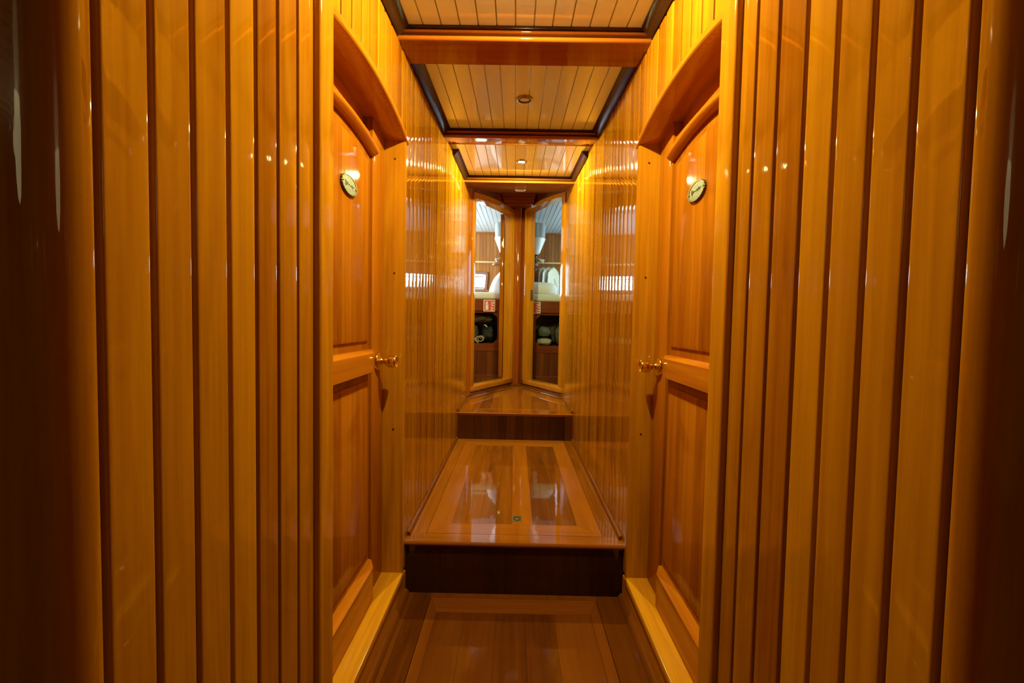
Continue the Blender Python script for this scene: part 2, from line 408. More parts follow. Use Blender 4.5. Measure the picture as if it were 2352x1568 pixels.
for s, side in ((-1, 'left'), (1, 'right')):
    mb = MB()
    q = [(0,0),(0,.016),(-.004,.0155),(-.009,.012),(-.012,.007),(-.013,0)]
    mb.prism([(s*(HW+a), 1.56, H1+b_) for a, b_ in q], (0, Y2-1.56, 0))
    mb.prism([(s*(HW+a), Y2+.03, H2+b_*.8) for a, b_ in q], (0, 3.56-Y2, 0))
    mb.box(s*(HW-.009), s*HW, Y2-.007, Y2+.0, H1, H2+.012, b=.001)
    struct(mb.build('baseboard_'+side, M['floor']), 'slim rounded skirting strip along the %s wall above the steps' % side, 'skirting')

# ------------------------------------------------------------------ side doors and their frames
XD = .467                                   # plane of the door stiles
for n, (s, side) in enumerate(((-1, 'left'), (1, 'right'))):
    # frame
    fr = empty('trim_%d' % (8+n), (0,0,0))
    struct(fr, 'wooden door frame with a shallow arched head on the %s side of the passage' % side, 'door frame')
    mb = MB()
    # near casing with a rounded nose
    pr = [(.822, .004), (.822, -.006)]
    for k in range(7):
        t = PI/2*k/6; pr.append((.822+.007*(1-math.cos(t)), -.006-.006*math.sin(t)))
    pr += [(.878, -.012), (.882, -.009), (.882, .09), (.86, .09), (.86, .03), (.822, .03)]
    mb.prism([(s*(HW+d), y, 0) for y, d in pr], (0,0,2.0))
    mb.build('casing', M['trimz'], fr)
    mb = MB()
    pr = [(1.469, .10), (1.469, .002), (1.4705, -.003), (1.475, -.006), (1.485, -.006), (1.4985, -.003), (1.501, .003), (1.501, .03), (1.49, .10)]
    mb.prism([(s*(HW+d), y, .10) for y, d in pr], (0,0,1.512))
    mb.build('jamb', M['trimz'], fr)
    # arched soffit and fascia strip
    mb = MB(); ys = [.875 + (1.478-.875)*k/28 for k in range(29)]
    mb.loft([[(s*(HW+.10), y, arch(y)), (s*(HW+.0), y, arch(y)), (s*(HW+.0), y, arch(y)+.02), (s*(HW+.10), y, arch(y)+.02)] for y in ys])
    mb.build('head_soffit', M['trimy'], fr)
    mb = MB(); ys = [.875 + (1.492-.875)*k/30 for k in range(31)]
    mb.loft([[(s*(HW+.006), y, arch(y)), (s*(HW-.008), y, arch(y)), (s*(HW-.011), y, arch(y)+.003), (s*(HW-.011), y, arch(y)+.017), (s*(HW-.007), y, arch(y)+.0215), (s*(HW+.006), y, arch(y)+.0215)] for y in ys])
    mb.build('head_fascia', M['trimy'], fr)
    # threshold
    mb = MB()
    mb.box(s*.392, s*(HW+.12), .875, 1.47, .085, .109, b=.002)
    mb.build('threshold', M['sill'], fr)
    mb = MB(); mb.box(s*.397, s*(HW+.10), .875, 1.525, -.01, .086)
    mb.build('threshold_face', M['trimy'], fr)
    mb = MB()
    mb.prism([(s*(.397+a), .83, b_*1.35) for a, b_ in [(0,0),(0,.016),(-.004,.0155),(-.010,.012),(-.015,.007),(-.017,0)]], (0,.69,0))
    mb.build('quarter_round', M['floor'], fr)
    for (yy, zz) in ((1.469, 1.545), (1.469, 1.16), (1.469, .62)):
        mb = MB(); mb.lathe([(.0035,-.001),(.0035,.0004)], (s*(HW+.030), yy-.0002, zz), 'y', n=10); mb.build('timber_plug', M['plug'], fr)

    # unseen block added behind the door to keep sky light out
    mb = MB(); mb.box(s*.56, s*.60, .80, 1.56, 0, 2.0); mb.box(s*.44, s*.60, 1.50, 1.54, 0, 2.0); mb.box(s*.44, s*.60, .80, .86, 0, 2.0); mb.box(s*.43, s*.60, .80, 1.54, 1.70, 2.0); mb.box(s*.41, s*.60, .86, 1.52, -.02, .085)
    struct(mb.build('wall_light_seal_'+side, M['board']), 'unseen block added to keep light out behind the %s door' % side, 'wall')
    # door leaf
    d = empty('door_%d' % (n+1), (s*XD, .88, .112))
    tag(d, 'closed panelled wooden door with brass knob on the %s side of the passage' % side, 'door', kind='structure')
    O = Vector((s*XD, .88, .112))
    def L_(x, y, z): return (s*x-O.x, y-O.y, z-O.z)
    lo = lambda p: (p.x-O.x, p.y-O.y, p.z-O.z)
    def bx(mb, x0, x1, y0, y1, z0, z1, b=0., seg=2): mb.box(s*x0, s*x1, y0, y1, z0, z1, b=b, seg=seg, f=lo)
    mb = MB(); bx(mb, XD, XD+.03, 1.352, 1.4675, .112, 1.66, b=.0025); mb.build('stile', M['doorz'], d)
    mb = MB(); bx(mb, XD, XD+.03, .872, .985, .112, 1.66, b=.0025); mb.build('stile', M['doorz'], d)
    def rail(z0, z1, name):
        mb = MB()
        pr = [(XD+.02, z0), (XD-.014, z0), (XD-.020, z0+.003), (XD-.020, z1-.010), (XD-.017, z1-.006), (XD-.004, z1+.0), (XD+.02, z1)]
        def far(x): return 1.3535 - max(0, XD-x)*1.9
        mb.loft([[L_(x, .98, z) for x, z in pr], [L_(x, far(x), z) for x, z in pr]])
        return mb.build(name, M['doory'], d)
    rail(.8345, .9045, 'middle_rail'); rail(.112, .2245, 'bottom_rail')
    # arched top rail, a narrow proud band with the recessed head board above it
    mb = MB(); ys = [.975 + (1.3535-.975)*k/24 for k in range(25)]
    za = lambda y: 1.546 - .020*((y-1.15)/.2)**2
    mb.loft([[L_(XD+.034, y, za(y)-.020), L_(XD-.002, y, za(y)-.020), L_(XD-.016, y, za(y)-.010), L_(XD-.020, y, za(y)-.004), L_(XD-.020, y, za(y)), L_(XD+.034, y, za(y)+.002)] for y in ys])
    mb.build('top_rail', M['doory'], d)
    mb = MB(); bx(mb, XD+.0301, XD+.045, .875, 1.467, 1.50, 1.70); mb.build('head_board', M['doory'], d)
    # panels: upright boards with a raised field
    def panel(z0, z1, top=None):
        zt = (lambda y: top(y)) if top else (lambda y: z1)
        mb = MB(); y0, y1, mg = .98, 1.354, .028
        mb.prism([L_(XD+.008, y, z) for y, z in ((y0, z0), (y1, z0), (y1, z1+.02), (y0, z1+.02))], (s*.015, 0, 0))
        yy = [y0+mg, 1.052, 1.118, 1.186, 1.252, y1-mg]
        for i in range(len(yy)-1):
            a, b_ = yy[i], yy[i+1]; P = []
            seg = [a + (b_-a)*k/4 for k in range(5)]
            e0 = .010 if i == 0 else 0.; e1 = .010 if i == len(yy)-2 else 0.
            face = [(a+e0, z0+mg+.010), (b_-e1, z0+mg+.010)] + [(max(min(q, b_-e1), a+e0), zt(q)-mg-.010) for q in seg[::-1]]
            base = [(a, z0+mg), (b_, z0+mg)] + [(q, zt(q)-mg) for q in seg[::-1]]
            mb.loft([[L_(XD+.010, y, z) for y, z in base], [L_(XD+.0035, y, z) for y, z in base], [L_(XD+.001, y, z) for y, z in face]])
        return mb.build('panel', M['doorz'], d, sharp=.25)
    panel(.9035, 1.56, lambda y: za(y)-.020); panel(.2235, .8355)
    # knob
    kb = empty('door_knob'); kb.parent = d; kb.location = (0, 1.404-O.y, .862-O.z)
    kx = -s
    def turn(prof, name, mat, n_=36):
        mb = MB(); mb.lathe([(r, kx*h) for r, h in prof], (0,0,0), 'x', n=n_); return mb.build(name, mat, kb, sharp=.9)
    turn([(.031,0),(.031,.006),(.0300,.009),(.0275,.0112),(.0215,.0125),(.0165,.0135),(.0150,.016)], 'rosette', M['brass'])
    turn([(.0145,.013),(.0110,.019),(.0098,.024),(.0112,.030)], 'neck', M['brass'])
    turn([(.0105,.028),(.0150,.032),(.0185,.037),(.0202,.044),(.0205,.052),(.0200,.060),(.0190,.0645),(.0178,.0655),(.0165,.0640),(.0120,.0605),(.0050,.0590),(.0001,.0588)], 'grip', M['brass'])
    # oval number plate
    pl = empty('name_plaque'); pl.parent = d; pl.location = (s*(XD+.0008)-O.x, 1.156-O.y, 1.356-O.z)
    mb = MB(); q = []
    NN = 144
    for k in range(NN):
        a = 2*PI*k/NN; sc = 1 + .018*math.cos(24*a)
        q.append((.0525*sc*math.cos(a), .0255*sc*math.sin(a)*(1+.0)))
    mb.loft([[(kx*h, u*f_, v*f_) for u, v in q] for h, f_ in ((-.001,1),(.0050,1),(.0065,.975),(.0066,.90),(.0056,.875),(.0056,.5))])
    mb.build('plate', M['oldbrass'], pl, sharp=.5)
    mb = MB()
    rr = random.Random(3+n); dirn = -s*-1
    pts = []
    for k in range(70):
        t_ = k/69; u = (-.030+.060*t_)
        amp = .0045 + (.004 if t_ < .14 else 0)
        pts.append((kx*.0062, (-1 if s > 0 else 1)*(u + .0022*math.sin(t_*34+.6)), amp*math.sin(t_*34)*(.6+.4*math.sin(t_*9+n)) + .001))
    mb.tube(pts, .00045, 6)
    mb.build('engraved_lettering', M['ink'], pl)
    for q in (-.045, .045):
        mb = MB(); mb.lathe([(.0022, kx*.0055),(.0022, kx*.0072),(.001, kx*.0078)], (0,q,0),'x', n=10); mb.build('screw', M['brass'], pl)

# ------------------------------------------------------------------ angled far bulkheads with the open doorways
for n, (s, side) in enumerate(((-1, 'left'), (1, 'right'))):
    A, B = Vector(VB[s][0]), Vector(VB[s][1]); t2 = (B-A).normalized(); ln = (B-A).length
    n2 = Vector((-t2.y, t2.x)) if s < 0 else Vector((t2.y, -t2.x))
    if n2.y < 0: n2 = -n2
    def P(q): return (A.x+t2.x*q[0]+n2.x*q[1], A.y+t2.y*q[0]+n2.y*q[1], q[2])
    F = lambda p: P((p.x, p.y, p.z))
    o0, o1 = (.104, .767) if s < 0 else (.085, .647)
    ca, cb = (.034, .040) if s < 0 else (.050, .034)
    zi = (lambda q: 2.067 - .137*(q-.57)**2) if s < 0 else (lambda q: 2.096 - .20*(q-.37)**2)
    hd = .052 if s < 0 else .038
    zs = .4565 if s < 0 else .452
    mb = MB()
    mb.box(-.05, o0-ca, 0, .08, H2-.03, 2.30, f=F)
    mb.box(o1+.012, ln+.03, 0.004, .08, H2-.03, 2.40, f=F)
    mb.box(-.03, ln, .004, .078, H2-.03, zs-.035, f=F)
    wv = struct(mb.build('wall_angled_'+side, M['post']), 'red varnished angled bulkhead around the %s of the two open doorways at the end' % side, 'wall')
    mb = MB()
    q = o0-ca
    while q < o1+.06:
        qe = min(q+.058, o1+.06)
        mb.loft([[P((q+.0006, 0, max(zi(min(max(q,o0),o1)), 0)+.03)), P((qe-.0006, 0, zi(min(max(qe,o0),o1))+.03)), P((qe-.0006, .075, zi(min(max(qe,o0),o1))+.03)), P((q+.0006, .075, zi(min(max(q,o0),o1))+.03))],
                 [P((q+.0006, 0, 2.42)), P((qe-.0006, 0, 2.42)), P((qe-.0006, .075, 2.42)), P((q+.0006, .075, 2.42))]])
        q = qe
    mb.build('header_boards', M['bunkz'], wv)  # darker timber puts the beam's shadow into the colour of these boards
    fr = empty('trim_%d' % (10+n)); struct(fr, 'arched wooden frame of the open doorway at the end, on the %s of the central post' % side, 'door frame')
    mb = MB()
    mb.box(o0-ca, o0, -.012, .085, zs-.04, zi(o0)+hd-.003, b=.002, f=F); mb.build('jamb', M['trimz'], fr)
    mb = MB()
    mb.box(o1, o1+cb, -.004, .085, zs-.04, zi(o1)+hd-.003, b=.002, f=F)
    ij = mb.build('jamb', M['trimz'], fr)
    mb = MB(); mb.box(o1+.007, o1+cb+.002, -.016, .0, zs-.04, zi(o1)+hd-.003, b=.004, f=F); mb.build('casing', M['trimz'], fr)
    mb = MB(); qs = [o0-ca+.002 + (o1-o0+ca+cb-.004)*k/20 for k in range(21)]
    mb.loft([[P((q, -.013, zi(q))), P((q, .085, zi(q))), P((q, .085, zi(q)+hd)), P((q, -.008, zi(q)+hd)), P((q, -.013, zi(q)+hd-.005))] for q in qs])
    mb.build('arched_head', M['trimy'], fr)
    mb = MB(); mb.box(o0-ca-.004, o1+cb, -.016, .09, zs-.042, zs, b=.003, f=F); mb.build('sill', M['trimy'], fr)
    mb = MB(); mb.box(-.02, ln-.01, -.016, .0, H2, H2+.016, b=.004, f=F); mb.build('base_strip', M['floorx'], fr)
    if s > 0:
        mb = MB(); mb.box(o1-.002, o1, .045, .075, 1.225, 1.33, b=.0006, f=F)
        st = mb.build('strike_plate', M['ink'], fr)
    else:
        # the open leaf, folded back beside the dividing bulkhead
        hx, hy = P((o1, .088, 0))[0:2]
        d = empty('door_3', (hx, hy, zs)); tag(d, 'open door leaf seen edge on at the left doorway with a brass hinge', 'door', kind='structure')
        mb = MB(); mb.box(-.040, -.002, .0, .60, .002, 1.615, b=.002); mb.build('leaf', M['doorz'], d)
        mb = MB(); mb.box(-.033, -.012, -.0022, .0005, 1.29, 1.375, b=.0008); mb.lathe([(.005, 1.285),(.005,1.38)], (-.010,-.003,0), n=14); h = mb.build('hinge', M['brass'], d)
# central post between the two doorways: narrow boards on a slight curve
mb = MB()
pa, pb = Vector(VB[-1][1]), Vector(VB[1][1])
xs = [pa.x-.012, -.010, .028, pb.x+.012]
bul = [4.238, 4.212, 4.214, 4.250]
for i in range(3):
    a, b_ = Vector((xs[i], bul[i])), Vector((xs[i+1], bul[i+1]))
    tt = (b_-a).normalized()*.0008
    mb.prism([(a.x+tt.x, a.y+tt.y, H2-.01), (b_.x-tt.x, b_.y-tt.y, H2-.01), (b_.x-tt.x, b_.y+.03, H2-.01), (a.x+tt.x, a.y+.03, H2-.01)], (0,0,1.95), b=.0015, seg=2)
struct(mb.build('trim_12', M['post']), 'red varnished board post between the two open doorways', 'post')
mb = MB(); mb.box(-.05, .055, 4.196, 4.25, H2, H2+.018, b=.004)
struct(mb.build('trim_13', M['floorx']), 'small base strip at the foot of the central post', 'trim')

# ------------------------------------------------------------------ ceiling lamps
def spotlight(y, lit, label):
    t = empty('ceiling_spotlight', (0.010, y, ceil_z(y))); tag(t, label, 'ceiling light', 'ceiling spotlights')
    t.rotation_euler = (math.atan(.0775), 0, 0)
    mb = MB(); mb.lathe([(.0375,.002),(.0375,-.003),(.035,-.006),(.030,-.008),(.0265,-.0078),(.0255,-.005),(.0255,.002)], n=40, cap=False)
    mb.build('trim_ring', M['bronze'], t, sharp=.9)
    mb = MB(); mb.lathe([(.0252,-.0065),(.0240,-.0075),(.0225,-.0055),(.0220,.002),(.024,.002)], n=40, cap=False)
    mb.build('inner_ring', M['oldbrass'], t, sharp=.9)
    mb = MB(); mb.lathe([(.0222,-.0030),(.015,-.0052),(.0005,-.0060)], n=32, cap=False)
    mb.build('lens', lit or M['glassoff'], t, sharp=2)
    return t
spotlight(1.00, M['glow'], 'lit ceiling spotlight over the nearest bay, above the side doors')
spotlight(1.886, None, 'unlit ceiling spotlight with bronze ring in the middle ceiling bay')
spotlight(2.775, M['glow3'], 'lit ceiling spotlight glowing in the farthest ceiling bay')
t = empty('smoke_detector', (.012, 3.65, soff(3.65))); tag(t, 'round ivory smoke detector under the far soffit', 'smoke detector')
t.rotation_euler = (math.atan(.21), 0, 0)
mb = MB(); mb.lathe([(.046,.001),(.046,-.004),(.044,-.006)], n=36); mb.build('base', M['plastic'], t, sharp=.9)
mb = MB(); mb.lathe([(.041,-.006),(.039,-.009),(.030,-.011),(.012,-.012),(.0005,-.012)], n=36, cap=False); mb.build('cover', M['plastic'], t, sharp=.9)

# ------------------------------------------------------------------ the two bow cabins
YB = 6.3                                     # far cabin wall
def cz(y): return 1.95 + .060*y
def cys(x): return 3.62 if x > .42 else 4.33 - (x-.04)*1.85
CXW = 1.75
def wallgrid(mb, s, x0, x1, hole):
    """upright boards of the far wall around one window opening"""
    x = x0
    while x < x1-1e-4:
        xe = min(x+.05, x1)
        a, b_ = x+.0012, xe-.0012
        segs = [(H2-.3, cz(YB)+.05)]
        if xe > hole[0] and x < hole[1]: segs = [(H2-.3, hole[2]), (hole[3], cz(YB)+.05)]
        for z0, z1 in segs: mb.box(min(s*a, s*b_), max(s*a, s*b_), YB, YB+.02, z0, z1, b=.0015, seg=1)
        x = xe
WIN = {-1: (.435, 1.00, 1.475, 1.745), 1: (.615, 1.15, 1.475, 1.735)}
for n, (s, side) in enumerate(((-1, 'left'), (1, 'right'))):
    mb = MB(); wallgrid(mb, s, 0.0, CXW, WIN[s])
    w0, w1, w2, w3 = WIN[s]
    for (a, b_, z0, z1) in ((0, w0, .05, 2.5), (w1, CXW, .05, 2.5), (w0, w1, .05, w2), (w0, w1, w3, 2.5)):
        mb.box(min(s*a, s*b_), max(s*a, s*b_), YB+.012, YB+.04, z0, z1)
    struct(mb.build('wall_cabin_'+side, M['cabin']), 'brown boarded far wall of the cabin seen through the %s doorway' % side, 'wall')
    # hull side with a larger light opening
    mb = MB(); X = s*CXW
    for (y0, y1, z0, z1) in ((3.4, 4.4, .05, 2.5), (5.9, 6.34, .05, 2.5), (4.4, 5.9, .05, 1.40), (4.4, 5.9, 2.0, 2.5)):
        mb.box(min(X, X+s*.03), max(X, X+s*.03), y0, y1, z0, z1)
    mb.box(min(s*.43, X), max(s*.43, X), 3.42, 3.46, .05, 2.5)
    struct(mb.build('wall_hull_'+side, M['cabin']), 'boarded hull side of the %s cabin' % side, 'wall')
    mb = MB(); i = 0; x = 0.0
    cs = lambda p: (p.x, p.y, p.z+cz(p.y))
    while x < CXW:
        a, b_ = s*(x+.0011), s*(x+.0489); mb.box(min(a, b_), max(a, b_), cys(x), YB+.02, 0, .02, b=.0035, seg=1, f=cs); mb.box(min(s*x, s*(x+.05)), max(s*x, s*(x+.05)), cys(x), YB+.03, .016, .03, f=cs); x += .05
    struct(mb.build('ceiling_cabin_'+side, M['cabwhite']), 'white plank ceiling of the cabin behind the %s doorway' % side, 'ceiling')
    mb = MB(); x = 0.04
    while x < CXW:
        a, b_ = s*x, s*min(x+.08, CXW); mb.box(min(a, b_)+.0004, max(a, b_)-.0004, 3.45, YB, H2-.05, H2-.001+.0); x += .08
    struct(mb.build('floor_cabin_'+side, M['floor']), 'dark cabin floor behind the %s doorway' % side, 'floor')
    mb = MB(); mb.box(min(s*.02, X), max(s*.02, X), YB-.022, YB, cz(YB)-.03, cz(YB)+.002, b=.004)
    struct(mb.build('trim_%d' % (14+n), M['cabin']), 'wooden ceiling moulding on the far wall of the %s cabin' % side, 'trim')
    # porthole window
    wo = empty('window_%d' % (n+1), (s*(w0+w1)/2, YB, (w2+w3)/2)); struct(wo, 'bright rectangular window with a brown wood frame in the %s cabin' % side, 'window')
    hw, hh = (w1-w0)/2, (w3-w2)/2
    def rr(ax, az, r, y, sh=.05):
        q = []
        for cx_, cz_, a0 in ((ax-r, az-r, 0), (-ax+r, az-r, PI/2), (-ax+r, -az+r, PI), (ax-r, -az+r, 1.5*PI)):
            for k in range(5):
                a = a0+PI/2*k/4; xx = cx_+r*math.cos(a); zz = cz_+r*math.sin(a)
                q.append((xx - sh*zz*3*s*1.0*.6 , y, zz + xx*.03*s))
        return q
    mb = MB()
    o_, i_ = (hw+.012, hh+.012), (hw-.028, hh-.028)
    rings = [rr(*o_, .05, .02), rr(*o_, .05, -.014), rr(o_[0]-.006, o_[1]-.006, .045, -.020), rr(i_[0]+.006, i_[1]+.006, .03, -.020), rr(*i_, .025, -.014), rr(*i_, .025, .03)]
    mb.loft(rings, True, False); mb.build('window_frame', M['mauve'], wo)
    mb = MB(); mb.box(-hw, hw, .012, .024, hh-.075, hh-.062, b=.003); mb.box(-hw, hw, .012, .024, -hh+.030, -hh+.048, b=.003); mb.build('sash_bar', M['mauve'], wo)
    mb = MB(); mb.box(-hw+.01, hw-.01, .026, .029, -hh+.01, hh-.01); mb.build('pane', M['glass'], wo)
# dividing bulkhead
mb = MB()
for i in range(40): mb.box(-.015, .015, 4.27+.051*i, 4.27+.051*i+.0495, .05, 2.5, b=.001, seg=1)
struct(mb.build('wall_divider', M['cabin']), 'boarded bulkhead dividing the two cabins', 'wall')

# bunks
YF = 4.90
def bunk(s, side):
    inn = .215 if s < 0 else .225
    t = empty('bunk', (s*.9, YF, HC-.02)); tag(t, 'built-in wooden bunk with an open locker, seen through the %s doorway' % side, 'bunk', 'bunks in the two cabins')
    O = Vector((s*.9, YF, HC-.02)); lo = lambda p: (p.x-O.x, p.y-O.y, p.z-O.z)
    dz = 0 if s < 0 else -.014
    def bx(mb, x0, x1, y0, y1, z0, z1, b=0., seg=1): mb.box(min(s*x0, s*x1), max(s*x0, s*x1), y0, y1, z0, z1, b=b, seg=seg, f=lo)
    out = 1.0
    mb = MB(); bx(mb, .04, 1.72, YF, YF+.022, 1.140+dz, 1.268+dz, b=.002); mb.build('upper_rail', M['bunkx'], t)
    mb = MB(); bx(mb, .04, 1.72, YF, YF+.022, .680+dz, .762+dz, b=.002); mb.build('lower_rail', M['bunkx'], t)
    mb = MB(); bx(mb, .04, inn, YF+.001, YF+.023, .740+dz, 1.16+dz)
    for zc_, sg in ((1.115+dz, -1), (.762+dz, 1)):
        mb.prism([lo(Vector((s*(inn-.002), YF+.001, zc_))), lo(Vector((s*(inn+.055), YF+.001, zc_))), lo(Vector((s*(inn-.002), YF+.001, zc_+sg*.055)))], (0,.022,0))
    mb.build('stile', M['bunkx'], t)
    mb = MB(); bx(mb, out, 1.72, YF+.001, YF+.023, .740+dz, 1.16+dz); mb.build('stile', M['bunkx'], t)
    mb = MB(); bx(mb, inn, out, YF+.030, YF+.05, 1.115+dz, 1.150+dz); mb.build('locker_lip', M['bunkx'], t)
    mb = MB(); x = .04
    while x < 1.72: bx(mb, x+.0008, min(x+.058, 1.72)-.0008, YF+.006, YF+.022, HC, .69+dz, b=.0015); x += .058
    mb.build('planked_panel', M['bunkz'], t)
    mb = MB(); bx(mb, .03, 1.73, YF-.012, YF+.006, HC-.01, HC+.018, b=.003); mb.build('kick_strip', M['bunkx'], t)
    mb = MB(); bx(mb, .04, 1.72, YF+.02, YF+.62, .735+dz, .760+dz); mb.build('locker_shelf', M['bunkx'], t)
    mb = MB(); bx(mb, .04, 1.72, YF+.60, YF+.62, .75+dz, 1.23+dz); mb.build('locker_lining', M['riser'], t)  # lining coloured near-black for shade, since window light reaches in
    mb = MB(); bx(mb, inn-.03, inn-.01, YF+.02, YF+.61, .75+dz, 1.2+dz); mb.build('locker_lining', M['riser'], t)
    mb = MB(); bx(mb, .04, 1.72, YF+.005, YB-.02, 1.225+dz, 1.262+dz); mb.build('bunk_base', M['bunkx'], t)
    # mattress
    o = Vector((s*.88, (YF+YB)/2, 1.268+dz))
    mb = MB()
    def fm(p):
        q = Vector(p); k = noise.noise(Vector((q.x*5, q.y*4, q.z*6+s)))*.006
        return (q.x, q.y+k, q.z+k*.8*(1 if q.z > .04 else 0))
    m_ = MB()
    v = m_.box(-.83, .83, -.68, .68, 0.001, .088, b=.028, seg=4)
    m_.bm.verts.ensure_lookup_table()
    mt = m_.build('mattress', M['sheet']); mt.location = o
    tag(mt, 'white sheeted mattress on the bunk in the %s cabin' % side, 'mattress', 'mattresses on the bunks')
    return t
bunk(-1, 'left'); bunk(1, 'right')

def pillow(loc, size, rot, label, seed, mat='linen'):
    a, b_, c = size
    def fn(u, v):
        cu, su, cv, sv = math.cos(u), math.sin(u), math.cos(v), math.sin(v)
        e = .55
        px = a*math.copysign(abs(cu)**e, cu)*abs(cv)**.8; py = b_*math.copysign(abs(su)**e, su)*abs(cv)**.8
        pz = c*math.copysign(abs(sv)**.8, sv)
        if c > .1: px *= 1 - .42*max(0, sv); px += .045*max(0, sv)
        pz = max(pz, -.03 if c > .1 else -.055)
        k = noise.noise(Vector((px*9+seed, py*9, pz*9)))*.012 + noise.noise(Vector((px*24+seed, py*24, pz*20)))*.004
        return Vector((px, py, pz))*(1+k*3)
    mb = MB(); mb.blob(fn, 48, 24); o = mb.build('pillow', M[mat], sharp=3)
    o.location = loc; o.rotation_euler = rot
    return tag(o, label, 'pillow', 'pillows on the bunks')
pillow((-.178, 5.22, 1.388), (.158, .17, .270), (0, 0, 0), 'tall white pillow propped up on the mattress behind the left door leaf', 1)
pillow((.262, 5.16, 1.399), (.222, .20, .098), (0, 0, 0), 'plump white pillow lying flat on the right cabin mattress', 5)

# fire extinguisher signs
def sign(x, dz, label):
    t = empty('fire_extinguisher_sign', (x, YF-.0005, 1.197+dz)); tag(t, label, 'sign', 'fire extinguisher signs')
    h = .0665
    mb = MB(); mb.box(-h, h, -.0022, .0003, -h, h, b=.0006, seg=1); mb.build('border', M['signwhite'], t)
    mb = MB(); mb.box(-h+.008, h-.008, -.0030, -.0018, -h+.008, h-.008); mb.build('red_field', M['red'], t)
    mb = MB(); Y = -.0036
    body = [(-.044,-.048),(-.011,-.048),(-.011,.014),(-.013,.022),(-.019,.028),(-.023,.030),(-.023,.036),(-.015,.036),(-.013,.042),(-.020,.043),(-.026,.050),(-.034,.046),(-.042,.040),(-.050,.026),(-.046,.025),(-.038,.035),(-.032,.037),(-.032,.030),(-.037,.027),(-.042,.021),(-.044,.012)]
    mb.prism([(a, Y, b_) for a, b_ in body], (0,.001,0)); mb.build('extinguisher_symbol', M['signwhite'], t)
    mb = MB(); mb.prism([(-.037,Y-.0005,.008),(-.018,Y-.0005,.008),(-.018,Y-.0005,.016),(-.0275,Y-.0005,.013),(-.037,Y-.0005,.016)], (0,.0008,0)); mb.build('gauge_mark', M['red'], t)
    mb = MB()
    for k, (z0, l) in enumerate(((.046, 1.0), (.020, 1.0), (-.010, .95), (-.034, .8))):
        top, bot = [], []
        for i in range(9):
            u = i/8; xx = .014+k*-.001+.044*l*u*(1 if k else .9); zz = z0-.030*u**.8+ .010*u*u*u
            wd = .0062*math.sin(PI*min(1, .12+u*.8))
            top.append((xx, Y, zz+wd)); bot.append((xx, Y, zz-wd))
        mb.prism(top+bot[::-1], (0,.001,0))
    mb.prism([(.036,Y,.052),(.040,Y,.044),(.050,Y,.034),(.056,Y,.032),(.056,Y,.042),(.050,Y,.041),(.044,Y,.046)], (0,.001,0))
    mb.build('flames_symbol', M['signwhite'], t)
sign(-.310, 0, 'red and white fire extinguisher sign fully seen, on the left bunk rail')
sign(.2085, -.014, 'red and white fire extinguisher sign half hidden by the right door jamb')

# wall lamps: grey gathered shade over a white bowl on a turned post, with a small white reading cone
def lamp(x, z0, s, label):
    t = empty('wall_lamp', (x, 5.10, z0)); tag(t, label, 'lamp', 'wall lamps in the cabins')
    mb = MB(); rings = []
    for h, r in ((.165,.112),(.18,.114),(.27,.118),(.345,.121),(.35,.118)):
        rings.append([((r*(1+.035*math.cos(8*a)))*math.cos(a), (r*(1+.035*math.cos(8*a)))*math.sin(a), h) for a in [2*PI*k/64 for k in range(64)]])
    mb.loft(rings, True, False); mb.build('shade', M['shade'], t)
    mb = MB(); mb.lathe([(.035,.0),(.062,.018),(.078,.06),(.102,.12),(.123,.172),(.126,.182),(.121,.182),(.098,.13),(.07,.06),(.03,.02)], n=32, cap=False); mb.build('bowl', M['opal'], t)
    mb = MB(); mb.lathe([(.02,.0),(.030,-.006),(.030,-.020),(.020,-.030),(.024,-.060),(.034,-.075),(.034,-.095),(.022,-.105),(.018,-.150),(.026,-.165),(.012,-.20),(.002,-.21)], n=24); mb.build('turned_post', M['turned'], t)
    mb = MB(); mb.tube([(s*.03,-.02,-.045),(s*.05,-.03,-.05),(s*.075,-.03,-.075)], .005, 8); mb.build('arm', M['cable'], t)
    mb = MB(); d = Vector((s*.9, -.2, -.45)).normalized(); p0 = Vector((s*.06,-.03,-.062))
    u = d.cross(Vector((0,1,0))).normalized(); w_ = d.cross(u)
    mb.loft([[p0 + d*h + (u*math.cos(a)+w_*math.sin(a))*r for a in [2*PI*k/20 for k in range(20)]] for h, r in ((0,.007),(.012,.010),(.05,.024),(.052,.022),(.03,.013))], True, True)
    mb.build('reading_cone', M['cable'], t, sharp=.9)
lamp(-.148, 1.822, -1, 'wall lamp with grey shade and white bowl half hidden by the left door leaf')
lamp(.205, 1.818, 1, 'wall lamp with grey shade and white bowl half hidden by the right door jamb')

# clothes rails
def rail_(s, x0, x1, label):
    t = empty('clothes_rail', (s*(x0+x1)/2, 6.12, 1.868)); tag(t, label, 'clothes rail', 'clothes rails in the cabins')
    mb = MB(); h = (x1-x0)/2; mb.tube([(-h,0,0),(h,0,0)], .0125, 14); mb.build('dowel', M['rail'], t)
    for q in (-h+.02, h-.02):
        mb = MB(); mb.tube([(q, .178, -.02), (q, .0, -.02)], .011, 10); br = mb.build('bracket', M['rail'], t)
        mb = MB(); mb.lathe([(.004,-.016),(.018,-.01),(.021,.0),(.016,.012),(.006,.017)], (q, -.018, -.034), 'z', n=16); mb.build('knob', M['rail'], br)
rail_(-1, .31, 1.25, 'pale wooden clothes rail, empty, on the left cabin wall')
rail_(1, .26, 1.25, 'pale wooden clothes rail carrying clothes in the right cabin')

